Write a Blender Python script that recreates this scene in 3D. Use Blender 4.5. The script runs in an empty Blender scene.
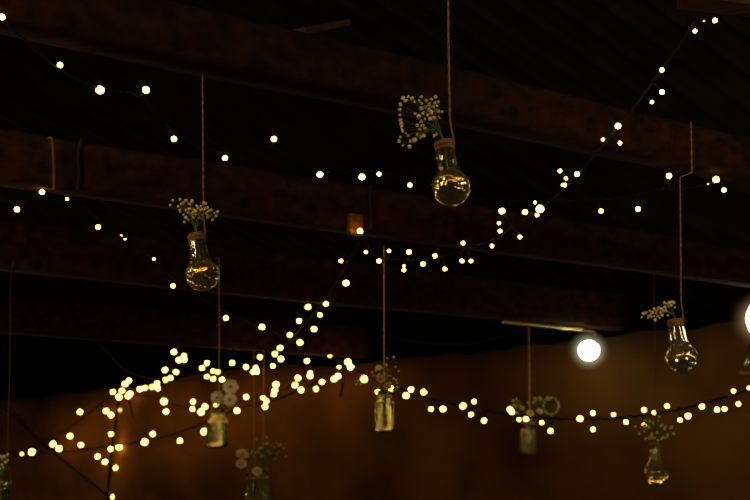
import bpy, math, random
from mathutils import Vector, Matrix, noise
R = random.Random(11)
scene = bpy.context.scene
col = scene.collection
V = Vector
# ------------------------------------------------------------------ camera
F = 1042.0; PITCH = math.radians(13.0); EYE = V((0, 0, 1.6))
RIGHT = V((1, 0, 0)); FWD = V((0, math.cos(PITCH), math.sin(PITCH))); UP = V((0, -math.sin(PITCH), math.cos(PITCH)))
cd = bpy.data.cameras.new('camera'); cam = bpy.data.objects.new('camera', cd); col.objects.link(cam)
cd.sensor_width = 36; cd.lens = F / 750 * 36; cam.location = EYE
cam.rotation_euler = (math.pi / 2 + PITCH, 0, 0)
cd.clip_start = .05; cd.clip_end = 200
cd.dof.use_dof = True; cd.dof.focus_distance = 3.1; cd.dof.aperture_fstop = 4.0
scene.camera = cam
scene.view_settings.view_transform = 'Standard'
scene.view_settings.look = 'None'
def at(x, y, D):
    d = FWD + RIGHT * ((x - 375) / F) + UP * ((250 - y) / F)
    return EYE + d * (D / d.y)
def px(n, D):            # size in metres of n pixels at depth D
    return n * D / F
# ------------------------------------------------------------------ building layout
BD = V((.869, .495, 0)); BN = V((-.495, .869, 0))       # along the beams / away from the viewer across them
WD = V((.755, -.656, 0)); WN = V((.656, .755, 0))       # along the back wall to the right / out through it
def beam_depth(D0, X): return D0 + .5697 * X
def wall_depth(x):
    k = (x - 375) / F / 1.006
    return WY / (1 + .869 * k)
ZB = 2.8; WY = 9.7
# ------------------------------------------------------------------ materials
def mat(name, color=(.5, .5, .5), rough=.6, metal=0, spec=.5, **kw):
    m = bpy.data.materials.new(name); m.use_nodes = True
    b = m.node_tree.nodes['Principled BSDF']
    b.inputs['Base Color'].default_value = (*color, 1); b.inputs['Roughness'].default_value = rough
    b.inputs['Metallic'].default_value = metal; b.inputs['Specular IOR Level'].default_value = spec
    for k, v in kw.items(): b.inputs[k].default_value = v
    return m
def noisy(name, c1, c2, scale=(4, 4, 4), nscale=3, rough=.8, bump=.2, detail=6, lo=.35, hi=.68, metal=0, spec=.3):
    m = mat(name, c1, rough, metal, spec); nt = m.node_tree; b = nt.nodes['Principled BSDF']
    tc = nt.nodes.new('ShaderNodeTexCoord'); mp = nt.nodes.new('ShaderNodeMapping'); mp.inputs['Scale'].default_value = scale
    nz = nt.nodes.new('ShaderNodeTexNoise'); nz.inputs['Scale'].default_value = nscale; nz.inputs['Detail'].default_value = detail
    rp = nt.nodes.new('ShaderNodeValToRGB')
    rp.color_ramp.elements[0].color = (*c1, 1); rp.color_ramp.elements[0].position = lo
    rp.color_ramp.elements[1].color = (*c2, 1); rp.color_ramp.elements[1].position = hi
    bp = nt.nodes.new('ShaderNodeBump'); bp.inputs['Strength'].default_value = bump; bp.inputs['Distance'].default_value = .02
    L = nt.links.new
    L(tc.outputs['Object'], mp.inputs['Vector']); L(mp.outputs['Vector'], nz.inputs['Vector'])
    L(nz.outputs['Fac'], rp.inputs['Fac']); L(rp.outputs['Color'], b.inputs['Base Color'])
    L(nz.outputs['Fac'], bp.inputs['Height']); L(bp.outputs['Normal'], b.inputs['Normal'])
    return m
def emit(name, color, s):
    m = bpy.data.materials.new(name); m.use_nodes = True; nt = m.node_tree
    nt.nodes.remove(nt.nodes['Principled BSDF']); e = nt.nodes.new('ShaderNodeEmission')
    e.inputs['Color'].default_value = (*color, 1); e.inputs['Strength'].default_value = s
    nt.links.new(e.outputs[0], nt.nodes['Material Output'].inputs[0]); return m
M = {}
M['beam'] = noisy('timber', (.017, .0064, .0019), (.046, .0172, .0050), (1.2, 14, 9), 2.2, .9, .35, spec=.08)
M['shadebeam'] = noisy('shaded_timber', (.0066, .0026, .0009), (.020, .0076, .0025), (1.2, 14, 9), 2.2, .9, .35, spec=.06)  # same timber, shade put into the colour for the nearest beam
M['post'] = noisy('post_timber', (.006, .003, .001), (.02, .009, .003), (9, 9, 1.5), 2, .9, .3, spec=.05)
M['strut'] = noisy('strut_timber', (.02, .011, .005), (.045, .024, .011), (9, 9, 1.5), 2, .9, .3, spec=.1)
M['glowblock'] = noisy('glow_wood', (.10, .036, .006), (.26, .10, .018), (20, 20, 20), 2, .8, .2)  # lighter orange wood, stands in for a bulb's glow on the beam
M['seam'] = mat('seam', (.012, .006, .003), .9)
M['roof'] = noisy('roof_sheet', (.0055, .0054, .0030), (.0110, .0106, .0058), (2, 2, 2), 2, .9, .1, spec=.03)
M['wall'] = noisy('mud_plaster', (.044, .0205, .0045), (.125, .056, .0115), (1, 1, 1), 1.1, .95, .5, 7, .33, .66, spec=.05)
M['floor'] = noisy('earth_floor', (.08, .05, .03), (.14, .09, .05), (1, 1, 1), 3, .9, .2)
M['glass'] = mat('clear_glass', (1, .96, .80), .0, 0, .5, **{'Transmission Weight': .986, 'IOR': 1.5})
M['jarglass'] = noisy('jar_glass', (.84, .90, .76), (.90, .95, .84), (1, 1, 1), 55, .0, .22, 2, spec=.5)
for k_, v_ in (('Transmission Weight', .988), ('IOR', 1.5)): M['jarglass'].node_tree.nodes['Principled BSDF'].inputs[k_].default_value = v_
M['water'] = mat('water', (.98, .97, .88), .0, 0, .5, **{'Transmission Weight': 1.0, 'IOR': 1.333})
M['band'] = noisy('cork', (.11, .042, .013), (.20, .080, .028), (30, 30, 30), 2, .8, .3)
M['twine'] = noisy('jute', (.13, .060, .016), (.27, .14, .045), (60, 60, 60), 3, .9, .4)
M['paletwine'] = noisy('pale_cord', (.34, .24, .08), (.58, .44, .17), (60, 60, 60), 3, .9, .4)
M['dimtwine'] = noisy('dark_twine', (.05, .026, .009), (.11, .06, .022), (60, 60, 60), 3, .9, .4)  # darker twine tone for the faint cords
M['cord'] = mat('black_cord', (.006, .005, .003), .9, 0, .1)
M['bulb'] = emit('fairy_bulb', (1, .52, .075), 17)
M['dimbulb'] = emit('fairy_bulb_dim', (1, .55, .12), 2)
M['bud'] = noisy('gypsophila', (.62, .50, .17), (.85, .72, .34), (50, 50, 50), 3, .8, .0)
M['budgreen'] = noisy('gypsophila_green', (.34, .42, .18), (.62, .66, .36), (50, 50, 50), 3, .8, .0)
M['stem'] = mat('stem', (.075, .095, .025), .7)
M['leaf'] = noisy('leaf', (.05, .08, .025), (.11, .14, .045), (30, 30, 30), 3, .6, .1)
M['petal'] = noisy('petal', (.74, .62, .42), (.90, .80, .58), (40, 40, 40), 3, .8, .0)
M['daisyeye'] = mat('daisy_eye', (.32, .20, .03), .8)
M['peach'] = noisy('peach_petal', (.55, .26, .10), (.72, .42, .20), (40, 40, 40), 3, .8, .0)
M['iron'] = mat('iron', (.05, .04, .03), .5, .8)
M['brass'] = mat('rod_metal', (.62, .48, .22), .45, .6)
M['lampcore'] = emit('lamp_core', (1, .95, .72), 13)
M['lantern'] = emit('lantern_flame', (1, .82, .52), 11)
M['bronze'] = noisy('bronze', (.10, .055, .025), (.22, .12, .05), (20, 20, 20), 2, .45, .1, metal=.5)
M['socket'] = mat('socket', (.006, .007, .004), .8, 0, .15)
# ------------------------------------------------------------------ mesh helpers
class MB:
    def __init__(s): s.v = []; s.f = []
    def box(s, c, ax, ay, az, hx, hy, hz):
        n = len(s.v)
        for k in (-1, 1):
            for j in (-1, 1):
                for i in (-1, 1): s.v.append(c + ax * (i * hx) + ay * (j * hy) + az * (k * hz))
        s.f += [tuple(n + q for q in f) for f in ((0, 2, 3, 1), (4, 5, 7, 6), (0, 1, 5, 4), (2, 6, 7, 3), (0, 4, 6, 2), (1, 3, 7, 5))]
        return s
    def tube(s, pts, r, n=6, caps=True):
        pts = [V(p) for p in pts]; N = len(pts); rr = r if isinstance(r, (list, tuple)) else [r] * N
        t0 = (pts[1] - pts[0]).normalized(); ref = V((0, 0, 1)) if abs(t0.z) < .9 else V((1, 0, 0))
        u = t0.cross(ref).normalized(); base = len(s.v)
        for i, p in enumerate(pts):
            t = (pts[min(i + 1, N - 1)] - pts[max(i - 1, 0)])
            t = t.normalized() if t.length > 1e-9 else t0
            u = (u - t * u.dot(t)); u = u.normalized() if u.length > 1e-6 else t.orthogonal().normalized()
            w = t.cross(u)
            for k in range(n):
                a = 2 * math.pi * k / n; s.v.append(p + (u * math.cos(a) + w * math.sin(a)) * rr[i])
        for i in range(N - 1):
            for k in range(n):
                a = base + i * n + k; b = base + i * n + (k + 1) % n
                s.f.append((a, b, b + n, a + n))
        if caps:
            s.f.append(tuple(base + k for k in reversed(range(n)))); s.f.append(tuple(base + (N - 1) * n + k for k in range(n)))
        return s
    def lathe(s, prof, o, ax, n=32, closed=False, squash=1.0):
        """revolve (r, z) profile about axis ax through o; r==0 ends become poles"""
        ax = ax.normalized(); u = ax.cross(V((0, 1, 0))).normalized(); w = ax.cross(u)
        rings = []
        for (r, z) in prof:
            if r < 1e-9: s.v.append(o + ax * z); rings.append([len(s.v) - 1])
            else:
                b = len(s.v)
                for k in range(n):
                    a = 2 * math.pi * k / n; s.v.append(o + ax * z + (u * math.cos(a) + w * math.sin(a) * squash) * r)
                rings.append(list(range(b, b + n)))
        m = len(rings)
        for i in range(m if closed else m - 1):
            A, B = rings[i], rings[(i + 1) % m]
            if len(A) == 1 and len(B) == 1: continue
            for k in range(n):
                k2 = (k + 1) % n
                if len(A) == 1: s.f.append((A[0], B[k2], B[k]))
                elif len(B) == 1: s.f.append((A[k], A[k2], B[0]))
                else: s.f.append((A[k], A[k2], B[k2], B[k]))
        return s
    def ball(s, c, r, n=10, m=6, sq=(1, 1, 1)):
        base = len(s.v); s.v.append(c + V((0, 0, -r * sq[2])))
        for j in range(1, m):
            p = math.pi * j / m
            for k in range(n):
                a = 2 * math.pi * k / n
                s.v.append(c + V((math.cos(a) * math.sin(p) * r * sq[0], math.sin(a) * math.sin(p) * r * sq[1], -math.cos(p) * r * sq[2])))
        s.v.append(c + V((0, 0, r * sq[2]))); top = len(s.v) - 1
        for k in range(n):
            k2 = (k + 1) % n
            s.f.append((base, base + 1 + k2, base + 1 + k)); b = base + 1 + (m - 2) * n; s.f.append((b + k, b + k2, top))
            for j in range(m - 2):
                a = base + 1 + j * n; s.f.append((a + k, a + k2, a + n + k2, a + n + k))
        return s
    def mesh(s, name, m, origin=V((0, 0, 0)), smooth=True):
        me = bpy.data.meshes.new(name); me.from_pydata([tuple(v - origin) for v in s.v], [], s.f); me.update()
        if smooth:
            for p in me.polygons: p.use_smooth = True
        me.materials.append(m); return me
    def build(s, name, m, parent=None, origin=None, smooth=True, recalc=True):
        wo = world_of(parent) if parent else (origin or V((0, 0, 0)))
        me = s.mesh(name, m, wo, smooth)
        if recalc:
            import bmesh
            b = bmesh.new(); b.from_mesh(me); bmesh.ops.recalc_face_normals(b, faces=b.faces); b.to_mesh(me); b.free()
        o = bpy.data.objects.new(name, me); col.objects.link(o)
        if parent: o.parent = parent
        else: o.location = wo
        return o
def world_of(o):
    p = V((0, 0, 0))
    while o: p = p + V(o.location); o = o.parent
    return p
def tag(o, label=None, cat=None, group=None, kind=None):
    if label: o['label'] = label
    if cat: o['category'] = cat
    if group: o['group'] = group
    if kind: o['kind'] = kind
    return o
def thing(name, label, cat, loc, group=None):
    o = bpy.data.objects.new(name, None); o.empty_display_size = .05; col.objects.link(o); o.location = loc
    return tag(o, label, cat, group)
def catmull(P, per=8):
    P = [V(p) for p in P]; out = []
    for i in range(len(P) - 1):
        a, b, c, d = P[max(i - 1, 0)], P[i], P[i + 1], P[min(i + 2, len(P) - 1)]
        for k in range(per):
            t = k / per
            out.append(.5 * ((2 * b) + (c - a) * t + (2 * a - 5 * b + 4 * c - d) * t * t + (3 * b - a - 3 * c + d) * t ** 3))
    out.append(P[-1]); return out
def quad(a, b, c, n=8):
    return [a * (1 - t) ** 2 + b * (2 * t * (1 - t)) + c * t * t for t in [i / n for i in range(n + 1)]]
# ------------------------------------------------------------------ the setting
def struct(o): o['kind'] = 'structure'; return o
f = MB(); f.box(V((0, 5, -.05)), V((1, 0, 0)), V((0, 1, 0)), V((0, 0, 1)), 12, 12, .05)
struct(f.build('floor', M['floor'], smooth=False))
# back wall: mud-plastered, ragged top edge, running obliquely away to the left
wm = MB(); W0 = V((0, WY, 0)); nx = 170; nz = 12; TH = .34
def wtop(t):
    return 2.77 + .05 * noise.noise(V((t * 1.3, 3, 0))) + .03 * noise.noise(V((t * 5, 7, 0))) + (.10 * max(0, 1 - abs(t + 1.9) / 1.2))
t0, t1 = -14, 9.5
for i in range(nx + 1):
    t = t0 + (t1 - t0) * i / nx; zt = wtop(t)
    for j in range(nz + 1):
        z = zt * (j / nz); d = .02 * noise.noise(V((t * 1.6, z * 1.6, 1))) + .006 * noise.noise(V((t * 6, z * 6, 4)))
        wm.v.append(W0 + WD * t - WN * d + V((0, 0, z)))
for i in range(nx):
    for j in range(nz):
        a = i * (nz + 1) + j; wm.f.append((a, a + nz + 1, a + nz + 2, a + 1))
b0 = len(wm.v)
for i in range(nx + 1):
    t = t0 + (t1 - t0) * i / nx; zt = wtop(t)
    wm.v.append(W0 + WD * t + WN * TH + V((0, 0, zt - .02))); wm.v.append(W0 + WD * t + WN * TH)
for i in range(nx):
    a = b0 + 2 * i; wm.f.append((a, a + 1, a + 3, a + 2))
    q = i * (nz + 1) + nz; wm.f.append((q, a, a + 2, q + nz + 1))
    q2 = i * (nz + 1); wm.f.append((q2, q2 + nz + 1, a + 3, a + 1))
for i, rev in ((0, 0), (nx, 1)):
    q = list(range(i * (nz + 1), (i + 1) * (nz + 1))); a = b0 + 2 * i
    wm.f.append(tuple(q + [a, a + 1]))
struct(wm.build('wall_back', M['wall']))
# roof: one slope of ribbed sheets falling to the right along the beams
rs = MB(); SL = math.tan(math.radians(20))
def roof_z(u): return 3.35 + (6.2 - u) * SL
us = [-40, 14]; vs = []; v_ = -5.0
while v_ < 42:
    vs += [(v_, 0), (v_ + .16, 0), (v_ + .19, .035), (v_ + .22, 0)]; v_ += .22
prev = None
for (vv, h) in vs:
    row = []
    for u in us:
        row.append(len(rs.v)); rs.v.append(BD * u + BN * vv + V((0, 0, roof_z(u) - h)))
    if prev: rs.f.append((prev[0], prev[1], row[1], row[0]))
    prev = row
struct(rs.build('ceiling', M['roof'], smooth=False))
# ------------------------------------------------------------------ timber beams
def beam(D0, X0, X1, hgt, wid, label, zb=ZB, seams=()):
    A = V((X0, beam_depth(D0, X0), zb)); B = V((X1, beam_depth(D0, X1), zb)); L = (B - A).length; n = int(L / .12)
    loc = (A + B) / 2; loc.z = zb
    root = thing('roof_beam', label, 'beam', loc, 'timber roof beams')
    m = MB(); ch = .018
    sec = [(0, ch), (ch, 0), (wid - ch, 0), (wid, ch), (wid, hgt - ch), (wid - ch, hgt), (ch, hgt), (0, hgt - ch)]
    # finer front face
    sec = [(0, ch), (ch, 0), (wid * .5, 0), (wid - ch, 0), (wid, ch), (wid, hgt * .5), (wid, hgt - ch), (wid - ch, hgt), (ch, hgt), (0, hgt - ch), (0, hgt * .7), (0, hgt * .4)]
    S = len(sec)
    for i in range(n + 1):
        p = A + (B - A) * (i / n)
        for (a, z) in sec:
            q = V((p.x * 2.2, a * 9 + D0, z * 9)); d = .009 * noise.noise(q) + .005 * noise.noise(q * 3.1)
            e = .010 * noise.noise(V((p.x * 1.1, D0 * 3, 0 if z < hgt / 2 else 9)))
            m.v.append(p + BN * (a + d) + V((0, 0, z + e)))
    for i in range(n):
        for k in range(S):
            a = i * S + k; b = i * S + (k + 1) % S; m.f.append((a, b, b + S, a + S))
    m.f.append(tuple(range(S))); m.f.append(tuple(n * S + k for k in reversed(range(S))))
    m.build('timber', M['shadebeam' if D0 < 4 else 'beam'], root)  # nearest beam takes the copy with shade in its colour
    for X in seams:
        p = V((X, beam_depth(D0, X), zb)); s = MB()
        pts = [p - BN * .013 + V((0, 0, hgt * t)) + BD * .006 * math.sin(t * 7) for t in [i / 6 for i in range(7)]]
        s.tube(pts, .007, 5).build('joint_strap', M['seam'], root)
    return root
def Xat(x, D0, y=290):    # X where the pixel column x meets a beam's front face
    k = (x - 375) / F / (math.cos(PITCH) - (250 - y) / F * math.sin(PITCH))
    return k * D0 / (1 - .5697 * k)
BM = [3.06, 4.79, 6.82, 9.65]
beam(BM[0], -4.2, 4.4, .165, .13, 'nearest and topmost timber roof beam, almost black, with one jar-shaped vase twine tied below')
beam(BM[1], -5.2, 3.3, .215, .13, 'second timber roof beam from the top, brown with an added block for the glow of one fairy bulb',
     seams=(Xat(78, 4.79, 165), Xat(369, 4.79, 210)))
beam(BM[2], -6.5, 1.95, .28, .13, 'third timber roof beam from the top, ending on the wall near the white globe lamp')
beam(BM[3], -7, -.02, .29, .13, 'farthest and lowest timber roof beam, ending on the mud wall where light strings are tied')
for o in col.objects:
    if o.get('label', '').startswith('nearest and topmost'):
        o['label'] = 'nearest and topmost timber roof beam, almost black, running above the upper row of bulbs'
# purlin corner and block at the top
def block(name, label, cat, a, b, hw, hh, m, group=None):
    ax = (b - a).normalized(); ay = V((0, 0, 1)).cross(ax).normalized(); az = ax.cross(ay)
    c = (a + b) / 2; root = c.copy()
    mb = MB(); n = 10; sec = [(-1, -.85), (-.85, -1), (.85, -1), (1, -.85), (1, .85), (.85, 1), (-.85, 1), (-1, .85)]
    for i in range(n + 1):
        p = a + (b - a) * (i / n)
        for (s, t) in sec:
            d = 1 + .05 * noise.noise(p * 3 + V((s, t, 0)))
            mb.v.append(p + ay * (s * hw * d) + az * (t * hh * d))
    for i in range(n):
        for k in range(8):
            q = i * 8 + k; w = i * 8 + (k + 1) % 8; mb.f.append((q, w, w + 8, q + 8))
    mb.f.append(tuple(range(8))); mb.f.append(tuple(n * 8 + k for k in reversed(range(8))))
    return tag(mb.build(name, m, None, c, smooth=False), label, cat, group)
block('roof_purlin', 'reddish timber purlin crossing the top right corner above the light string', 'purlin',
      at(690, -9, 2.75), at(800, 6, 3.1), .05, .038, M['beam'])
block('timber_block', 'short pale timber end sticking up behind the topmost beam', 'timber',
      at(300, 32, 3.2), at(345, 23, 3.5), .022, .012, M['strut'])
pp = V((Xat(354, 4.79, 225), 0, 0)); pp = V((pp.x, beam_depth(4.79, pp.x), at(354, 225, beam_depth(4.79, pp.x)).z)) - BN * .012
pm = MB(); ph = .05  # added block, coloured pale to imitate a bulb's glow on the beam
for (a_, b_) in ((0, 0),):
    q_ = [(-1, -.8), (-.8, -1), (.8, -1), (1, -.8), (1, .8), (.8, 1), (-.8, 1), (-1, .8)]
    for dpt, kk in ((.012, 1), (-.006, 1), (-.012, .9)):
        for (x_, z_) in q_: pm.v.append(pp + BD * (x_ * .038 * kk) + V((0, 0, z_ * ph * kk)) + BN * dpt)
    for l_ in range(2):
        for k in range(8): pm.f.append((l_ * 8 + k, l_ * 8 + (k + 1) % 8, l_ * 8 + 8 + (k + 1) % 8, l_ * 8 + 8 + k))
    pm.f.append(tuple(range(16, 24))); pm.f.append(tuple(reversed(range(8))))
tag(pm.build('glow_block', M['glowblock'], None, pp.copy(), smooth=False), 'small added orange block imitating bulb glow on the face of the second beam beside a fairy bulb', 'block')
# struts standing on the beams, seen in the gaps
for (x, D0, lab, w) in ((90, 6.82, 'left strut in the upper gap, standing on the third beam', 5),
                        (121, 6.82, 'right strut in the upper gap, standing on the third beam', 6),
                        (77, 9.65, 'leftmost strut in the lower gap, standing on the farthest beam', 6),
                        (102, 9.65, 'middle strut in the lower gap, standing on the farthest beam', 6),
                        (133, 9.65, 'right strut in the lower gap, standing on the farthest beam', 3)):
    X = Xat(x, D0); hgt = .28 if D0 < 8 else .29
    p = V((X, beam_depth(D0, X), ZB + hgt - .01)) + BN * .08
    u = p.dot(BD); q = V((p.x, p.y, roof_z(u) - .02))
    ht = min(q.z, p.z + 1.6)
    hw = px(w, p.y)
    block('roof_strut', 'dark timber ' + lab, 'strut', p, V((p.x, p.y, q.z)), hw, hw * .8, M['strut'], 'struts between the roof beams')
# post against the wall at left
def wallpt(x, y, off): return at(x, y, wall_depth(x) - off)
p0 = wallpt(96, 396, .12); z_top = p0.z
block('wall_post', 'dark upright timber post against the mud wall under the light cluster', 'post',
      V((p0.x, p0.y, 0)), V((p0.x, p0.y, z_top)), .055, .045, M['post'])
# ------------------------------------------------------------------ cords and light strings
def cord_thing(name, label, cat, path, r, m):
    pts = catmull([at(*p) for p in path]); o = MB().tube(pts, r, 6).build(name, m, None, pts[0].copy())
    return tag(o, label, cat)
bulb_cache = {}; BSC = .73
def light_string(label, path, bulbs, r0=3.3, cr=.0055, tails=(), tie=()):
    """path: (x, y, depth) control points; bulbs: (x, y[, radius px[, dim]])"""
    P = [at(*p) for p in path]; pts = catmull(P, 10)
    root = thing('string_light', label, 'string lights', pts[0], 'fairy light strings')
    tw = [p + V((0, 0, .004 * math.sin(i * 1.9))) for i, p in enumerate(pts)]
    MB().tube(tw, cr, 6).build('cord', M['cord'], root)
    scr = []
    for p in pts:
        d = p - EYE; z = d.dot(FWD); scr.append((375 + F * d.dot(RIGHT) / z, 250 - F * d.dot(UP) / z, p.y))
    for b in bulbs:
        x, y = b[0], b[1]; r = b[2] if len(b) > 2 else r0
        dim = len(b) > 3
        i = min(range(len(pts)), key=lambda k: (scr[k][0] - x) ** 2 + (scr[k][1] - y) ** 2)
        rad = px(r * BSC, scr[i][2]); D = scr[i][2] - rad * 1.3 - cr; c = at(x, y, D)
        key = (round(rad, 4), dim)
        if key not in bulb_cache:
            bm = MB().ball(V((0, 0, 0)), rad, 10, 7, (1, 1, .92)); bulb_cache[key] = bm.mesh('bulb', M['dimbulb' if dim else 'bulb'])
        o = bpy.data.objects.new('bulb', bulb_cache[key]); col.objects.link(o); o.parent = root; o.location = c - V(root.location)
        q = pts[i]; g = q - c
        if g.length > rad * 1.1:
            dr = g.normalized(); s = MB()
            e = min(.035, g.length - rad * .8)
            s.tube([c + dr * rad * .85, c + dr * (rad * .85 + e)], rad * .42, 6)
            if g.length > rad + e: s.tube(quad(c + dr * (rad * .8 + e), (c + q) / 2 + V((0, 0, -.008)), q, 4), cr * .45, 4)
        else:
            s = MB(); s.tube([q, q + (g.normalized() if g.length > 1e-4 else V((0, 0, 1))) * .012], cr * 1.5, 6)
        s.build('socket', M['socket'], o)
    for (a, b2) in tails:
        MB().tube(catmull([at(*a), (at(*a) + at(*b2)) / 2 + V((.01, 0, 0)), at(*b2)], 5), cr * 1.2, 5).build('loose_tail', M['cord'], root)
    return root
# E: upper string, between the first and second beam
light_string('upper string of large warm bulbs hung below the topmost beam, spanning the whole width',
  [(-30, -4, 2.45), (2, 20, 2.5), (58, 68, 2.7), (100, 88, 3.1), (140, 97, 3.5), (176, 133, 3.8), (225, 152, 4.0), (272, 148, 4.1), (320, 170, 4.15), (372, 171, 4.2), (412, 180, 4.2), (450, 194, 4.2), (505, 200, 4.15), (562, 200, 4.05), (620, 198, 3.9), (655, 190, 3.76), (690, 188, 3.76), (725, 180, 3.9), (775, 168, 4.1)],
  [(2, 17, 4.6), (60, 65, 4.2), (100, 90, 6.2), (146, 90, 5.2), (174, 139, 4.0), (225, 158, 3.9), (274, 139, 3.9), (320, 174.5, 4.2), (362, 177, 4.3), (379, 174, 2.9), (410, 185, 2.9),
   (601, 211, 3.2), (638, 209, 3.4), (669, 176, 3.8), (716, 179.5, 4.6), (724, 190, 3.2), (708, 184, 1.4, 1)], 4, .0026)
# F: left diagonal string
light_string('sparse string of small bulbs sloping down from the left edge of the second beam',
  [(-30, 192, 4.05), (17, 203, 4.05), (45, 192, 4.12), (75, 198, 4.4), (98, 219, 4.7), (125, 239, 5.0), (155, 261, 5.4), (180, 284, 5.9), (226, 312, 7.0), (262, 327, 7.9), (305, 345, 8.8), (344, 362, 9.35)],
  [(17, 209.5, 3.6), (42, 192, 3.6), (67, 199, 2.0), (98, 227, 3.1), (121, 236, 1.4), (125, 239, 1.2), (154, 259, 1.7), (173, 286, 2.7), (226, 318, 3), (262, 327, 3.5)], 3, .004)
# D: string rising to the upper right corner
light_string('string of bulbs rising from the second beam to the top right corner',
  [(359, 229, 4.70), (364, 240, 4.70), (376, 256, 4.7), (405, 260, 4.6), (430, 259, 4.5), (455, 253, 4.4), (480, 245, 4.3), (510, 229, 4.05), (540, 209, 3.8), (562, 191, 3.6), (580, 172, 3.4), (603, 145, 3.35), (625, 119, 3.36), (655, 78, 3.35), (682, 40, 3.25), (700, 14, 3.1), (722, 4, 3.0), (765, -4, 2.9)],
  [(366, 252, 2), (360, 231, 3.8), (379, 261, 3), (389, 251, 2.3), (404, 270, 2.6), (404, 266, 1.7), (409, 252, 3), (423, 264, 3.1), (435, 256, 2.8), (445, 269, 2.7), (462, 261, 2.8), (471, 261, 2.6),
   (463, 243, 2.7), (492, 246, 2.6), (500, 231, 2.7), (499, 223, 2.4), (520, 237, 2.7), (502, 211, 4.2), (525, 212, 3.8), (540, 209, 5.6), (535, 202.5, 2.2), (537, 215, 2.7),
   (560, 171, 2.9), (563, 185, 2.4), (566, 178.5, 2.5), (565, 185, 2.8), (577, 174, 3.7), (603, 139.5, 2.5), (620, 143, 2.8), (618, 126, 4.3), (652, 102, 2.6), (662, 92, 3.6), (662, 70, 3.4), (695, 31, 3.1), (704, 21, 1.5, 1), (715, 20.5, 3.7), (748, -1, 3.6)], 3, .0045)
# C: from the second beam down to the post cluster
light_string('string of bulbs slanting down from the glowing second beam to the pole at left',
  [(362, 238, 4.75), (352, 256, 5.1), (340, 275, 5.6), (325, 300, 6.4), (308, 320, 7.2), (290, 341, 8.0), (270, 360, 8.7), (245, 371, 9.3), (215, 373, 9.9), (190, 366, 10.4), (174, 364, 10.8), (160, 378, 11.1), (140, 388, 11.6), (118, 394, 12.05)],
  [(341, 261, 2.5), (346, 283, 3.9), (326, 304, 3), (308, 307, 3.4), (320, 315, 2.8), (299, 321, 3), (314, 329, 3.4), (290, 335, 3.0), (300, 342.5, 3.6), (280, 348, 3.3), (275, 354, 3.2), (281, 359, 3.4), (273, 366, 2.8), (260, 357, 3),
   (257, 372, 2.8), (253, 372, 2.8), (256, 368, 3), (246, 367, 2.9), (232, 363, 3), (218, 372, 2.8), (213, 371, 2.4), (207, 363, 2.9), (202, 368, 2.8), (184, 356, 3), (174, 352, 3.2), (179, 360, 3.2), (184.5, 360, 2.8), (165, 370, 3.2), (176, 372, 2.9),
   (165.5, 380, 3), (170.5, 378, 2.8), (157, 383.5, 3), (158, 388.5, 2.8), (152, 387, 2.8), (145, 388, 2.9), (140, 389, 3.2), (129, 380.5, 2.8), (125, 384, 3.3)], 3, .006)
# B: left lower
light_string('short string of bulbs rising from the lower left to the pole top',
  [(28, 448, wall_depth(28) - 0.45), (45, 439, wall_depth(45) - 0.42), (70, 427, wall_depth(70) - 0.4), (92, 411, wall_depth(92) - 0.3), (106, 400, wall_depth(106) - 0.2), (118, 394, wall_depth(118) - 0.17), (135, 395, wall_depth(135) - 0.15)],
  [(53, 444, 3.5), (59, 448.5, 3.4), (70, 436, 3.3), (80, 412, 3.1), (106, 411, 3.1), (111, 415, 3.2), (113, 392, 2.9), (122, 391, 3.2), (119, 397, 3.7), (130, 394, 3.4), (128, 396, 3.3)], 3.2, .008,
  tails=[((127, 398, 11.7), (133, 417, 11.7))])
# H: hanging down the pole
light_string('light string hanging straight down in front of the wall post with bulbs at its foot',
  [(119, 395, wall_depth(119) - 0.17), (117, 412, wall_depth(117) - 0.16), (113, 440, wall_depth(113) - 0.14), (110, 465, wall_depth(110) - 0.1), (108, 492, wall_depth(108) - 0.07), (107, 512, wall_depth(107) - 0.07)],
  [(120, 410, 2.6, 1), (111, 434, 2.9), (119, 447, 3.8), (110.5, 449, 2.8), (97.5, 456.5, 3), (105, 462, 3), (115.6, 468, 2.6), (113.6, 497, 3.4)], 3, .017)
# A: long lower string to the tie point
light_string('long lower string of bulbs rising from the left edge to the farthest beam end',
  [(-25, 454, wall_depth(-25) - 0.5), (10, 454, wall_depth(10) - 0.5), (40, 453, wall_depth(40) - 0.5), (75, 451, wall_depth(75) - 0.5), (110, 446, wall_depth(110) - 0.45), (150, 440, wall_depth(150) - 0.45), (188, 429, wall_depth(188) - 0.45), (215, 418, wall_depth(215) - 0.42), (240, 408, wall_depth(240) - 0.4), (268, 402, wall_depth(268) - 0.4), (295, 392, wall_depth(295) - 0.38), (320, 380, wall_depth(320) - 0.36), (345, 365, 9.4)],
  [(22, 454, 1.6), (32, 452, 4), (81, 445, 3), (144.7, 442, 4), (152.7, 434, 2.9), (180, 440.7, 3), (204, 431.7, 3.8), (237, 410.6, 3.4), (265, 406.6, 3.4), (266.5, 401, 2.8), (263, 397.6, 2.6), (276, 384.5, 3.6), (275, 391, 3.7), (273.5, 394, 3.2), (301, 390, 3.5), (316, 389, 3), (322, 382, 3), (334, 379, 3.4), (338, 376, 3.3)], 3.2, .009,
  tails=[((343, 374, 9.4), (340, 397, 9.4))])
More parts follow.
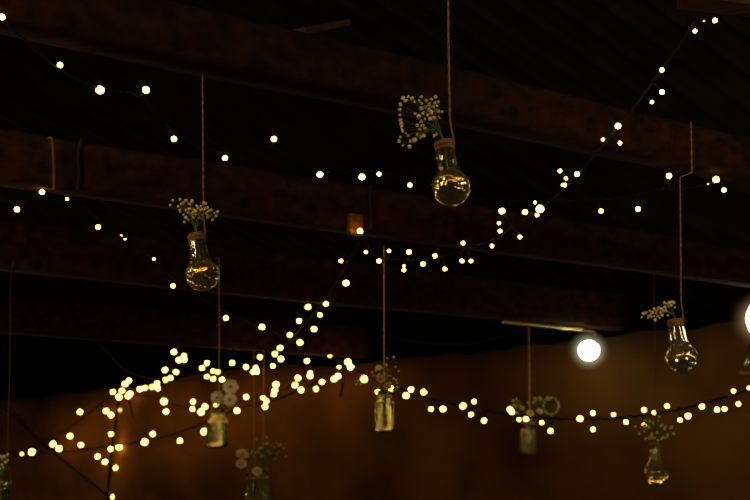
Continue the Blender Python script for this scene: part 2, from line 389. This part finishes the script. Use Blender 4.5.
# G: middle
light_string('middle string of bulbs sagging between the pole and the end of the farthest beam',
  [(118, 395, wall_depth(118) - 0.18), (150, 396, wall_depth(150) - 0.3), (175, 405, wall_depth(175) - 0.5), (200, 409, wall_depth(200) - 0.55), (225, 406, wall_depth(225) - 0.55), (246, 400, wall_depth(246) - 0.55), (270, 394, wall_depth(270) - 0.55), (298, 384, wall_depth(298) - 0.5), (325, 374, wall_depth(325) - 0.45), (345, 365, 9.36)],
  [(164, 401.5, 4), (166, 411.6, 3.1), (193, 401.6, 2.9), (192.5, 409, 2.7), (201, 412, 3.8), (205, 406.6, 3.4), (215.6, 404, 3), (246, 397, 3), (207, 377, 3), (213, 378.5, 3), (222, 379.5, 3), (295, 385, 3.4), (298, 378, 3.4), (310, 376, 3.3), (310, 373, 2.6), (307, 361, 3), (330, 355, 2.8)], 3.2, .007)
# A2: right half
A2 = [(345, 365, 9.38), (360, 372, 9.15), (378, 381, 8.95), (400, 389, 8.7), (425, 397, 8.4), (450, 404, 8.1), (480, 410, 7.75), (510, 415, 7.4), (535, 418, 7.25), (565, 419, 7.15), (600, 419, 7.05), (630, 417, 6.95), (660, 413, 6.9), (690, 407, 6.8), (715, 400, 6.72), (745, 391, 6.65), (785, 375, 6.55)]
light_string('long lower string of bulbs from the farthest beam along the wall to the right edge', A2,
  [(339, 367, 1.8), (348, 362, 3.8), (350.5, 367, 3.9), (364, 379, 4.5), (378, 392, 3), (391, 388.5, 3.4), (406, 395.6, 3.8), (411, 389.5, 3.3), (423.6, 392, 3.5), (431, 409, 2.8), (443, 409, 3.5), (463, 406, 3.9), (474, 401.6, 2.7), (471, 414.6, 2.8), (484, 420.6, 3.3),
   (510, 409.5, 3.3), (512, 412, 3.2), (519, 419.6, 2.4), (526, 419, 3.1), (541.7, 422.6, 2.5), (550.7, 431, 3.2), (580, 418.6, 3.7), (593, 413, 2.9), (593, 429.4, 2.9), (613.6, 414.6, 2.4), (626, 422, 2.8), (644, 410, 3), (644, 425, 2.6), (654, 412.6, 2.4), (667, 406, 2.9),
   (680, 420, 2.6), (688, 416, 3.6), (702, 406.6, 3.3), (717, 409.6, 3.2), (724.5, 409, 3.1), (733.5, 391, 2.6), (738.5, 404, 2.8), (749, 388, 2.2)], 3.2, .010)
# loose cords
cord_thing('loose_cord', 'thin pale cord curving from the farthest beam down to the light cluster', 'cord',
  [(98, 344, 8.5), (108, 353, 8.55), (120, 366, 8.9), (136, 375, 9.3), (160, 380, 9.6), (195, 380, 9.8), (225, 374, 9.8)], .006, M['dimtwine'])
cord_thing('loose_cord', 'dark cord stretched diagonally down across the lower left wall', 'cord',
  [(-10, 397, wall_depth(-10) - 0.2), (20, 422, wall_depth(20) - 0.15), (40, 442, wall_depth(40) - 0.12), (70, 466, wall_depth(70) - 0.1), (110, 498, wall_depth(110) - 0.1), (118, 505, wall_depth(118) - 0.1)], .010, M['cord'])
cord_thing('loose_cord', 'thin slack cord drooping between the middle jar twine and the rod', 'cord',
  [(386, 333, 4.95), (405, 340, 5.2), (440, 344, 5.9), (475, 343, 6.6), (505, 335, 7.1), (530, 326, 7.5)], .0035, M['cord'])
cord_thing('loose_cord', 'short twine end hanging over the face of the second beam at left', 'cord',
  [(48, 138, 3.985), (52, 140, 3.985), (53.5, 160, 3.99), (54, 175, 3.99), (54, 190, 4.0)], .005, M['twine'])
# ------------------------------------------------------------------ glass vases
def twine_mesh(pts, r):
    """two-ply twisted cord"""
    pts = [V(p) for p in pts]; L = 0; m = MB(); fine = []
    for a, b in zip(pts, pts[1:]):
        n = max(2, int((b - a).length / (r * 3.0)))
        n = min(n, 60)
        fine += [a + (b - a) * (i / n) for i in range(n)]
    fine.append(pts[-1]); t = (pts[-1] - pts[0]).normalized(); u = t.orthogonal().normalized(); w = t.cross(u)
    for ph in (0, math.pi):
        m.tube([p + (u * math.cos(i * .9 + ph) + w * math.sin(i * .9 + ph)) * r * .5 for i, p in enumerate(fine)], r * .62, 5)
    return m
def arc(c, r, a0, a1, n): return [(c[0] + r * math.sin(math.radians(a0 + (a1 - a0) * i / n)), c[1] - r * math.cos(math.radians(a0 + (a1 - a0) * i / n))) for i in range(n + 1)]
def bulb_profile(s=1.0):
    p = arc((0, 0), 1, 0, 128, 28)          # sphere from the bottom pole upward
    p[0] = (0, -1)
    p += [(.69, .74), (.615, .88), (.565, 1.04), (.54, 1.25), (.525, 1.5), (.51, 1.8), (.475, 2.02), (.46, 2.2)]
    return p
def inset(p, t):
    return [(r * (1 - t), z * (1 - t)) if r * r + z * z < 1.001 else (r - t * (1.0 if z > .9 else .95), z) for r, z in p]
def bulb_vase(label, neck, bot, cpx, rpx, D, twine_px, level, tr=.0022, tm='twine'):
    """neck / bottom pixel, centre pixel, radius in pixels"""
    c = at(cpx[0], cpx[1], D); r = px(rpx, D)
    ax = (at(neck[0], neck[1], D) - at(bot[0], bot[1], D)).normalized()
    root = thing('hanging_bulb_vase', label, 'vase', c - ax * r, 'light-bulb vases on twine')
    out = [(a * r, z * r) for a, z in bulb_profile()]
    inn = [(a * r, z * r) for a, z in inset(bulb_profile(), .035)]
    MB().lathe(out + inn[::-1][:-1] + [inn[0]], c, ax, 40).build('glass_bulb', M['glass'], root)
    # water
    wp = [(max(0, a - .002 * r), z + .002 * r) for a, z in inn if z <= level * r]
    a_last = wp[-1][0]
    wp += [(a_last * .97, wp[-1][1] - .004 * r), (a_last * .6, wp[-1][1] - .02 * r), (0, wp[-1][1] - .02 * r)]
    MB().lathe(wp, c, ax, 40).build('water', M['water'], root)
    # cork collar round the mouth
    cp = [(.48, 2.03), (.50, 2.03), (.515, 2.07), (.51, 2.46), (.49, 2.51), (.36, 2.51), (.33, 2.47), (.33, 2.23), (.467, 2.22)]
    MB().lathe([(a * r, z * r) for a, z in cp], c, ax, 28, closed=True).build('cork_collar', M['band'], root)
    side = ax.cross(V((0, 1, 0))).normalized()
    if side.x < 0: side = -side
    k = c + ax * 2.3 * r
    ring = [k + (side * math.cos(a) + ax.cross(side) * math.sin(a)) * r * .53 for a in [i * math.pi / 10 for i in range(21)]]
    tw = twine_mesh([k + side * r * .53] + [at(*p) for p in twine_px], tr)
    tw.tube(ring, tr * .9, 6, caps=False)
    tw.build('twine', M[tm], root)
    return root, c, ax, r
# blossoms
def star_mesh(name, r, m, seed):
    q = random.Random(seed); b = MB(); b.ball(V((0, 0, 0)), r * .62, 6, 4)
    for k in range(6):
        a = k * math.pi / 3 + q.uniform(-.2, .2); e = q.uniform(-.5, .7)
        b.ball(V((math.cos(a) * math.cos(e), math.sin(a) * math.cos(e), math.sin(e))) * r * .62, r * .42, 5, 4)
    return b.mesh(name, m)
_bl = {}
def blossom_mesh(rad, key):
    k = (round(rad, 4), key, R.randrange(3))
    if k not in _bl: _bl[k] = star_mesh('blossom', rad, M[key], k[2])
    return _bl[k]
def bouquet(label, root_pt, mouth, ax, buds, D, rad, nst=6, key='bud', stem_r=.0009, dz=.03, leaves=0, group='sprays of tiny blossoms'):
    """buds: pixel positions; every stem rises out of the vase mouth and forks to its blossoms"""
    root = thing('baby_breath_spray', label, 'flowers', root_pt, group)
    P = [at(x, y, D + R.uniform(-dz, dz)) for x, y in buds]
    P.sort(key=lambda p: math.atan2((p - mouth).dot(UP), (p - mouth).x) + .4 * R.random())
    n = max(1, len(P) // nst)
    for g in [P[i:i + n] for i in range(0, len(P), n)]:
        cen = sum(g, V((0, 0, 0))) / len(g); low = mouth + V((R.uniform(-1, 1), R.uniform(-1, 1), 0)) * stem_r * 3
        fork = low + (cen - low) * .66 + V((0, 0, .12 * (cen - low).length))
        s = MB(); main = [root_pt + V((R.uniform(-1, 1), R.uniform(-1, 1), 0)) * stem_r * 2] + quad(low, low + ax * ((cen - low).length * .45), fork, 8)
        s.tube(main, stem_r, 5)
        for p in g: s.tube(quad(fork if R.random() < .6 else main[-3], (fork + p) / 2 + V((0, 0, .010)), p, 5), stem_r * .6, 4)
        st = s.build('stem', M['stem'], root); wo = world_of(st)
        for p in g:
            o = bpy.data.objects.new('blossom', blossom_mesh(rad * R.choice((.8, 1, 1.15)), key)); col.objects.link(o); o.parent = st
            o.location = p - wo; o.rotation_euler = (R.random() * 6, R.random() * 6, R.random() * 6)
    for k in range(leaves):
        p = mouth + (R.choice(P) - mouth) * R.uniform(.3, .9); a = V((R.uniform(-1, 1), R.uniform(-1, 1), R.uniform(-.2, 1))).normalized()
        leaf_obj(p, a, rad * 5, rad * 1.5, root, mouth)
    return root
def leaf_obj(p, a, L, Wd, parent, frm):
    m = MB(); s = a.cross(V((.3, -1, .2))).normalized(); up = a.cross(s)
    n = 6
    for i in range(n + 1):
        t = i / n; w = math.sin(math.pi * min(1, t * .95 + .03)) * Wd
        c = p + a * (L * t) + up * (.15 * L * math.sin(t * 3))
        m.v += [c - s * w, c + up * (-.1 * w), c + s * w]
    for i in range(n):
        b = i * 3; m.f += [(b, b + 1, b + 4, b + 3), (b + 1, b + 2, b + 5, b + 4)]
    m.tube(quad(frm, (frm + p) / 2 + V((0, 0, .005)), p, 4), Wd * .12, 4)
    return m.build('leaf', M['leaf'], parent, recalc=False)
def z2(lst, ox, oy, f): return [(ox + x * f, oy + y * f) for x, y in lst]
# V1
r1, c, ax, r = bulb_vase('largest clear light-bulb vase half filled with water, hanging top centre', (441, 138), (452, 207), (451, 187), 20, 2.55,
    [(450, 120, 2.55), (448.5, 40, 2.55), (448, -40, 2.55), (447, -330, 2.55)], .95, .0029)
B1 = z2([(50, 50), (70, 45), (40, 75), (38, 95), (38, 115), (40, 135), (45, 160), (48, 175), (60, 185), (40, 200), (35, 215), (50, 232), (75, 237), (78, 215), (70, 195), (97, 210), (105, 190), (115, 170), (105, 155), (125, 155), (135, 165), (130, 195), (120, 140), (110, 120), (97, 110), (95, 65), (120, 45), (120, 70), (120, 90), (140, 60), (150, 75), (135, 85), (150, 95), (160, 55), (185, 65), (180, 80), (165, 85), (185, 100), (200, 103), (190, 125), (170, 125), (160, 105), (145, 115), (155, 130), (135, 130), (175, 45), (180, 188), (170, 195), (118, 200), (90, 215), (60, 60), (85, 52), (44, 148), (112, 60), (128, 108), (172, 70)], 390, 85, .26)
bouquet('arched spray of tiny golden blossoms in the largest bulb vase, bending to the left', c + ax * (1.0 * r), c + ax * 2.5 * r, ax, B1, 2.55, px(2.1, 2.55), 7)
# V2
r2, c, ax, r = bulb_vase('clear light-bulb vase with bright neck, hanging left of centre from the topmost beam', (194, 234), (203, 294), (202.3, 274.5), 17.3, 2.87,
    [(203.5, 215, 2.87), (203, 140, 2.87), (202.5, 84, 2.87), (202.5, 72, 2.87)], .72, .0024)
B2 = z2([(95, 85), (85, 105), (125, 80), (118, 110), (140, 95), (150, 85), (165, 100), (175, 88), (125, 128), (140, 145), (150, 125), (160, 135), (150, 155), (165, 120), (180, 125), (190, 130), (195, 108), (190, 145), (205, 140), (215, 125), (205, 155), (225, 95), (232, 98), (230, 120), (240, 115), (245, 130), (255, 125), (235, 140), (250, 150), (260, 165), (275, 150), (282, 132), (268, 138), (240, 155), (145, 175), (160, 165), (180, 155), (215, 160), (170, 145), (200, 115), (130, 100), (178, 138), (220, 148), (212, 110)], 150, 180, .24)
bouquet('fan-shaped spray of tiny cream blossoms in the vase hung from the topmost beam', c + ax * (1.0 * r), c + ax * 2.5 * r, ax, B2, 2.87, px(1.95, 2.87), 6)
# V3
r3, c, ax, r = bulb_vase('clear light-bulb vase hanging at right near the lantern', (674, 322), (682.5, 374), (681.5, 358), 15.7, 3.6,
    [(681, 300, 3.6), (680.5, 220, 3.6), (680, 180, 3.6), (680.5, 177, 3.6), (692, 172.5, 3.62), (691.5, 150, 3.62), (691, 122, 3.64)], .72, .0026)
B3 = z2([(120, 95), (130, 75), (145, 70), (155, 100), (165, 60), (170, 80), (180, 70), (190, 50), (190, 90), (205, 60), (200, 75), (215, 45), (210, 90), (225, 70), (230, 50), (245, 15), (240, 60), (250, 40), (255, 60), (235, 85), (265, 85), (275, 15), (290, 10), (285, 30), (300, 15), (305, 40), (260, 20), (270, 35), (195, 110), (175, 95), (160, 90), (220, 100)], 620, 300, .18)
bouquet('spray of olive blossoms leaning left out of the bulb vase near the lantern', c + ax * (1.0 * r), c + ax * 2.5 * r, ax, B3, 3.6, px(1.65, 3.6), 6)
# V4
r4, c, ax, r = bulb_vase('smallest clear light-bulb vase hanging below the light string at lower right', (654.5, 448), (656.5, 486), (656.3, 474), 12, 5.7,
    [(656, 440, 5.7), (655, 400, 5.7), (654.5, 320, 5.7), (654, 277, 5.7), (654, 270, 5.7)], .72, .0020, 'dimtwine')
B4 = [(656 + 20 * math.cos(a) * q, 428 + 12 * math.sin(a) * q) for a, q in [(R.uniform(0, 6.28), R.uniform(.3, 1.05)) for _ in range(40)]]
bouquet('faint green blossom spray in the smallest bulb vase under the light string', c + ax * (1.0 * r), c + ax * 2.5 * r, ax, B4, 5.7, px(1.5, 5.7), 6, 'budgreen', .0014)
# ------------------------------------------------------------------ jars
def jar(label, cx, ytop, ybot, wpx, D, twine_px, level=.7, tr=.002, tilt=0, m='jarglass', neck=.62, tm='paletwine', name='hanging_jar_vase', group='glass jars on cords', shoulder=.72):
    top = at(cx, ytop, D); bot = at(cx + tilt, ybot, D); ax = (top - bot).normalized(); H = (top - bot).length; hw = px(wpx / 2, D)
    root = thing(name, label, 'jar', bot, group)
    def prof(s=0):
        t = s
        return [(0, t), (hw * .80 - t, t), (hw * .94 - t, H * .025 + t), (hw - t, H * .07 + t), (hw - t, H * .2), (hw * .985 - t, H * .4), (hw - t, H * (shoulder - .12)), (hw * .96 - t, H * (shoulder - .04)), (hw * (neck + .18) - t, H * (shoulder + .05)), (hw * (neck + .03) - t, H * (shoulder + .10)), (hw * neck - t, H * (shoulder + .14)), (hw * neck - t, H * .90)]
    o = prof(); i = prof(px(.9, D) * .5)
    lip = [(hw * (neck + .09), H * .91), (hw * (neck + .11), H * .95), (hw * (neck + .09), H * .99), (hw * (neck + .02), H)]
    body = o + lip + [(i[-1][0], H * .995)] + i[::-1]
    g = MB().lathe(body, bot, ax, 32).build('glass_jar', M[m], root)
    lv = level * H; wp = []
    for a, z in i:
        if z <= lv: wp.append((max(0, a - .0006), z + .0006))
    wp += [(wp[-1][0], lv), (0, lv)]
    MB().lathe(wp, bot, ax, 32).build('water', M['water'], root)
    # cord collar under the lip and the hanging cord
    k = bot + ax * (H * .88); rr = hw * neck + tr
    side = ax.cross(V((0, 1, 0))).normalized()
    ring = [k + (side * math.cos(a) + ax.cross(side) * math.sin(a)) * rr for a in [j * math.pi / 10 for j in range(21)]]
    pts = [at(*p) for p in twine_px]; apex = pts[0]
    tw = twine_mesh(pts, tr)
    for s in (-1, 1): tw.tube(quad(k + side * rr * s, k + side * rr * s * .9 + (apex - k) * .5, apex, 6), tr * .7, 5)
    tw.tube(ring, tr, 6, caps=False); tw.build('cord', M[tm], root)
    return root, bot, ax, H, hw
def daisy(label, x, y, D, rp, tilt, root_pt, group='daisies in the jar', name='daisy', n=15, key='petal'):
    c = at(x, y, D); r = px(rp, D); nrm = (V((0, -1, 0)) + tilt).normalized(); u = nrm.orthogonal().normalized(); w = nrm.cross(u)
    root = thing(name, label, 'flower', root_pt, group)
    for ring, (nn, rl, lift) in enumerate(((n, 1.0, 0), (n - 3, .8, .12))):
        m = MB()
        for k in range(nn):
            a = 2 * math.pi * k / nn + ring * .2 + R.uniform(-.06, .06); d = u * math.cos(a) + w * math.sin(a); s = nrm.cross(d); L = r * rl * R.uniform(.9, 1.05)
            for i in range(6):
                t = i / 5; wd = r * .16 * (.35 + .75 * math.sin(math.pi * min(1, t * .85 + .1)))
                p = c + d * (L * (.15 + .85 * t)) + nrm * (r * (.10 + lift) * math.sin(t * 2.6))
                m.v += [p - s * wd, p + nrm * wd * .25, p + s * wd]
            b = len(m.v) - 18
            for i in range(5):
                q = b + i * 3; m.f += [(q, q + 1, q + 4, q + 3), (q + 1, q + 2, q + 5, q + 4)]
        m.build('petals', M[key], root, recalc=False)
    MB().ball(c + nrm * r * .08, r * .2, 10, 6).build('flower_eye', M['daisyeye'], root)
    MB().tube(quad(root_pt, (root_pt + c) / 2 + V((0, .01, .02)), c - nrm * r * .05, 8), r * .055, 5).build('stem', M['stem'], root)
    return root
def rose(label, x, y, D, rp, root_pt, key, group):
    c = at(x, y, D); r = px(rp, D); root = thing('rose', label, 'flower', root_pt, group)
    m = MB(); nrm = V((.15, -.75, .6)).normalized(); u = nrm.orthogonal().normalized(); w = nrm.cross(u)
    for lay, (n, rad, h, op) in enumerate(((5, 1.0, .0, .75), (5, .78, .14, .5), (4, .55, .24, .3), (3, .32, .30, .12))):
        for k in range(n):
            a0 = 2 * math.pi * k / n + lay * .7; b = len(m.v)
            for i in range(5):
                for j in range(5):
                    t = i / 4; a = a0 + (j / 4 - .5) * (2 * math.pi / n) * 1.25
                    rr = r * rad * (.25 + .75 * math.sin(t * 1.5)) * (1 + .06 * math.sin(j * 2 + k)); z = r * (h - .45 + .75 * t * (1 - op * .5) - .25 * op * t * t * t - .10 * abs(j / 2 - 1) * t)
                    m.v.append(c + (u * math.cos(a) + w * math.sin(a)) * rr + nrm * z)
            for i in range(4):
                for j in range(4):
                    q = b + i * 5 + j; m.f.append((q, q + 1, q + 6, q + 5))
    m.build('petals', M[key], root, recalc=False)
    MB().lathe([(0, -.62 * r), (.22 * r, -.55 * r), (.34 * r, -.35 * r), (.2 * r, -.3 * r)], c, nrm, 8).build('sepals', M['leaf'], root)
    MB().tube(quad(root_pt, (root_pt + c) / 2 + V((0, .01, .02)), c - nrm * r * .55, 8), r * .07, 5).build('stem', M['stem'], root)
    return root
# J1 with daisies
DJ1 = 6.15
_, bot, ax, H, hw = jar('glittering glass jar with two pale daisies, hanging left of centre', 217.5, 409, 448, 22, DJ1,
    [(219, 396, DJ1), (219.2, 330, DJ1), (219, 264, DJ1), (219, 259, DJ1), (216, 258, DJ1 + .12)], .62, .0032, -1)
inside = bot + ax * H * .15
daisy('upper pale daisy facing forward in the glittering jar', 230.5, 387, DJ1 - .02, 8.5, V((.25, 0, .25)), inside)
daisy('right lower pale daisy drooping beside the cord of the glittering jar', 230, 399.5, DJ1 - .05, 7.5, V((.35, 0, -.35)), inside)
daisy('left lower pale daisy half hidden by the cord above the glittering jar', 217, 398, DJ1 + .03, 7.5, V((-.4, 0, .1)), inside)
# J2 pair
DJ2 = 9.15
_, bot, ax, H, hw = jar('front jar of the dim pair cut by the lower frame edge, pale cord', 262, 472, 517, 18, DJ2,
    [(263, 455, DJ2), (263.5, 400, DJ2), (264, 348, DJ2), (266, 347, DJ2 + .05)], .55, .0030, 2, tm='paletwine')
ins2 = bot + ax * H * .2; mouth2 = bot + ax * H
bouquet('dim dark green spray above the pair of jars at lower centre-left', ins2, mouth2, ax, [(R.gauss(266, 8), R.gauss(451, 6.5)) for _ in range(34)], DJ2, px(1.3, DJ2), 6, 'budgreen', .003, .06, 12)
rose('cream rose sitting low on the rim of the front dim jar', 257.5, 470.5, DJ2 - .05, 5, ins2, 'petal', 'roses in the dim jars')
DJ2b = 9.35
_, bot, ax, H, hw = jar('rear jar of the dim pair at lower centre-left, half hidden by its neighbour', 251.5, 473, 515, 15, DJ2b,
    [(254, 455, DJ2b), (254, 400, DJ2b), (254, 352, DJ2b), (254.5, 349, DJ2b - .1)], .55, .0026, 1, tm='paletwine')
insb = bot + ax * H * .2
rose('upper cream rose leaning left from the rear dim jar', 242.5, 453, DJ2b - .05, 6, insb, 'petal', 'roses in the dim jars')
rose('lower cream rose leaning left from the rear dim jar', 241.5, 463, DJ2b - .08, 5.5, insb, 'petal', 'roses in the dim jars')
# J3
DJ3 = 4.9
_, bot, ax, H, hw = jar('clear straight glass jar with mixed flowers hanging at the centre from the second beam', 384.5, 391, 433, 19, DJ3,
    [(384, 376, DJ3), (384, 310, DJ3), (384, 252, DJ3), (384, 246, DJ3)], .70, .0030, 0, neck=.66, shoulder=.78)
ins3 = bot + ax * H * .2; mouth3 = bot + ax * H
bouquet('loose wild spray with tiny blossoms in the central jar', ins3, mouth3, ax, [(R.gauss(382, 8.5), R.gauss(372, 6)) for _ in range(36)] + [(358, 381), (356, 384), (361, 384), (363, 377), (396, 380), (397, 383)], DJ3, px(1.2, DJ3), 7, 'bud', .0016, .05, 14)
rose('peach rose in the central jar, just left of its cord', 381, 378.5, DJ3 - .06, 4.8, ins3, 'peach', 'roses in the central jar')
rose('brownish peach rose low in the central jar, right of the other', 387.5, 385.5, DJ3 - .06, 4.6, ins3, 'peach', 'roses in the central jar')
rose('small cream rose topping the flowers of the central jar', 378.5, 367.5, DJ3 - .05, 3, ins3, 'petal', 'roses in the central jar')
# J4
DJ4 = 7.5
_, bot, ax, H, hw = jar('dim grey-green glass jar hanging from the rod left of the globe lamp', 529, 419, 453.5, 15.5, DJ4,
    [(529.5, 411, DJ4), (529.5, 380, DJ4), (529, 345, DJ4), (529, 327, DJ4)], .75, .0055, -1)
ins4 = bot + ax * H * .2; mouth4 = bot + ax * H
B5 = [(R.gauss(518, 5), R.gauss(406, 4.5)) for _ in range(20)] + [(R.gauss(538, 4.5), R.gauss(401.5, 2.6)) for _ in range(22)] + [(551 + 7.5 * math.cos(a), 406 + 8.5 * math.sin(a)) for a in [i * .33 + R.uniform(-.1, .1) for i in range(19)]] + [(549, 399), (550, 397.5)]
bouquet('pale green spray curling into a ring at right, above the jar under the rod', ins4, mouth4, ax, B5, DJ4, px(1.45, DJ4), 7, 'budgreen', .0022, .06, 8)
rose('cream rose low behind the cord of the rod jar', 530.5, 412.5, DJ4 - .08, 4, ins4, 'petal', 'roses in the rod jar')
rose('cream rose at right over the rim of the rod jar', 540, 410.5, DJ4 - .08, 3.6, ins4, 'petal', 'roses in the rod jar')
# J5
DJ5 = 5.62
_, bot, ax, H, hw = jar('glass jar cut off by the left frame edge', 0, 481, 545, 30, DJ5,
    [(7, 462, DJ5), (9, 400, DJ5), (10.5, 330, DJ5), (11, 272, DJ5), (11.5, 268, DJ5 + .02), (14, 262, DJ5 - .05)], .65, .0030, 0, tm='dimtwine', shoulder=.45, neck=.60)
ins5 = bot + ax * H * .3
bouquet('small blossom spray at the very left edge of the frame', ins5, bot + ax * H, ax, [(R.gauss(0, 4), R.gauss(463, 4.5)) for _ in range(24)], DJ5, px(1.6, DJ5), 5, 'bud', .0016, .05, 8)
# ------------------------------------------------------------------ rod and lamps
rod = MB().tube([at(503, 322, 7.32), at(530, 324.5, 7.5), at(560, 327.5, 7.65), at(582, 329.3, 7.75)], .011, 8)
tag(rod.build('hanging_rod', M['brass'], None, at(503, 322, 7.32)), 'pale straight rod fixed along the lower edge of the third beam', 'rod')
DL = 7.75
lp = at(588.8, 350.5, DL); lr = px(10, DL)
lamp = thing('globe_lamp', 'bright white round globe lamp hanging beside the rod end', 'lamp', lp)
MB().ball(lp, lr, 24, 14, (1.04, 1, 1)).build('globe', M['lampcore'], lamp)
MB().lathe([(0, lr * .9), (lr * .32, lr * .9), (lr * .34, lr * 1.25), (lr * .2, lr * 1.4), (0, lr * 1.42)], lp, V((.3, 0, 1)), 16).build('lamp_cap', M['bronze'], lamp)
MB().tube([lp + V((.3, 0, 1)).normalized() * lr * 1.4, at(596, 333, DL), at(592, 331, DL - .02), at(582, 329.5, 7.76)], .008, 6).build('cable', M['twine'], lamp)
def bloom(name, r, color, s, off=(0, 0, 0)):  # emissive volume imitating lens bloom around a lamp, no real mist
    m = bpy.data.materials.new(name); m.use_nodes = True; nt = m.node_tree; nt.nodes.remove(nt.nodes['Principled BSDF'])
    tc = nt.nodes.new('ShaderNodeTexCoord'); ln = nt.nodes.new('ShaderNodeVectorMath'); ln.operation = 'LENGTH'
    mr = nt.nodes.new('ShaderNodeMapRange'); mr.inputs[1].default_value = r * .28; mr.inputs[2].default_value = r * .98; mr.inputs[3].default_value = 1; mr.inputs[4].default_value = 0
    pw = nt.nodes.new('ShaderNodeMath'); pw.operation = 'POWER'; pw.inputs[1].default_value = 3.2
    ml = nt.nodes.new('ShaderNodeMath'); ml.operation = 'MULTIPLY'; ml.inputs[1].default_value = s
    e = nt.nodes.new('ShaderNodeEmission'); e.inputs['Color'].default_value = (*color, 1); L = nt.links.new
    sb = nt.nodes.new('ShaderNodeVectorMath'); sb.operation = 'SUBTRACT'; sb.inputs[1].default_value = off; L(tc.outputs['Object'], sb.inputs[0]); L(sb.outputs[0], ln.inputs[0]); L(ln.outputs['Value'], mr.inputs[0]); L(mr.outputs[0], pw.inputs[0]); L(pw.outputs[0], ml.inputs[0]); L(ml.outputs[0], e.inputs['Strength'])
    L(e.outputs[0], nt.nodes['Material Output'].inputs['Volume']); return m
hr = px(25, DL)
h = MB().ball(lp, hr, 24, 14).build('glow', bloom('lamp_bloom', hr, (1, .95, .62), 5.5), lamp)  # added bloom sphere, not a part of the lamp
DR = 6.7
lc = at(761, 320, DR); pr = px(1, DR)
lan = thing('wall_lantern', 'bright lantern with flared dark foot, cut off by the right frame edge', 'lantern', at(761, 375, DR))
Z = V((0, 0, 1))
MB().lathe([(0, -17.5 * pr), (8 * pr, -16 * pr), (12.5 * pr, -9 * pr), (14.5 * pr, 0), (13 * pr, 8 * pr), (9 * pr, 15 * pr), (0, 18 * pr)], lc, Z, 24).build('glowing_globe', M['lantern'], lan)
fc = at(761, 375, DR)
MB().lathe([(0, 9 * pr), (14 * pr, 9 * pr), (15 * pr, 11 * pr), (14 * pr, 21 * pr), (11 * pr, 26 * pr), (8 * pr, 36 * pr), (0, 37 * pr)], fc, Z, 24).build('glass_fount', M['jarglass'], lan)
MB().lathe([(0, 0), (19 * pr, 0), (21 * pr, 2 * pr), (19 * pr, 6 * pr), (15 * pr, 9 * pr), (0, 9 * pr)], fc, Z, 28).build('flared_foot', M['bronze'], lan)
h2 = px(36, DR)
MB().ball(lc, h2, 24, 14).build('glow', bloom('lantern_bloom', h2, (1, .62, .28), 2.6, lc - V(lan.location)), lan)  # added bloom sphere around the lantern globe
wl = V((fc.x, fc.y, fc.z - .012)); wt = wl + WN * ((V((0, WY, 0)) - wl).dot(WN) + .02)
MB().tube([wl + V((0, 0, -.004)), wt], .014, 8).build('wall_bracket', M['iron'], lan)
# ------------------------------------------------------------------ light
w = bpy.data.worlds.new('night'); w.use_nodes = True; scene.world = w
w.node_tree.nodes['Background'].inputs['Color'].default_value = (1, .62, .26, 1)
w.node_tree.nodes['Background'].inputs['Strength'].default_value = .004
def fill_pt(loc, e, c, r=.05):  # unseen fill lights without fixtures, added for flowers, glass streaks and wall
    l = bpy.data.lights.new('fill_light', 'POINT'); l.energy = e; l.color = c; l.shadow_soft_size = r
    o = bpy.data.objects.new('fill_light', l); col.objects.link(o); o.location = loc
fill_pt((-2.0, 1.3, 3.0), 95, (1, .74, .33), .22); fill_pt((2.3, 1.6, 2.9), 95, (1, .76, .36), .22)
fill_pt((-1.9, 2.6, 2.65), 14, (1, .76, .36), .12); fill_pt((2.2, 2.6, 3.0), 14, (1, .78, .38), .12)
fill_pt((-2.8, 4.7, 1.7), 22, (1, .72, .34), .1); fill_pt((3.3, 5.0, 1.5), 16, (1, .74, .36), .1)  # left fill added to brighten the daisies
fill_pt((-5.4, 10.2, 1.5), 75, (1, .60, .20), .1)  # unseen fill added to lift the dark left wall
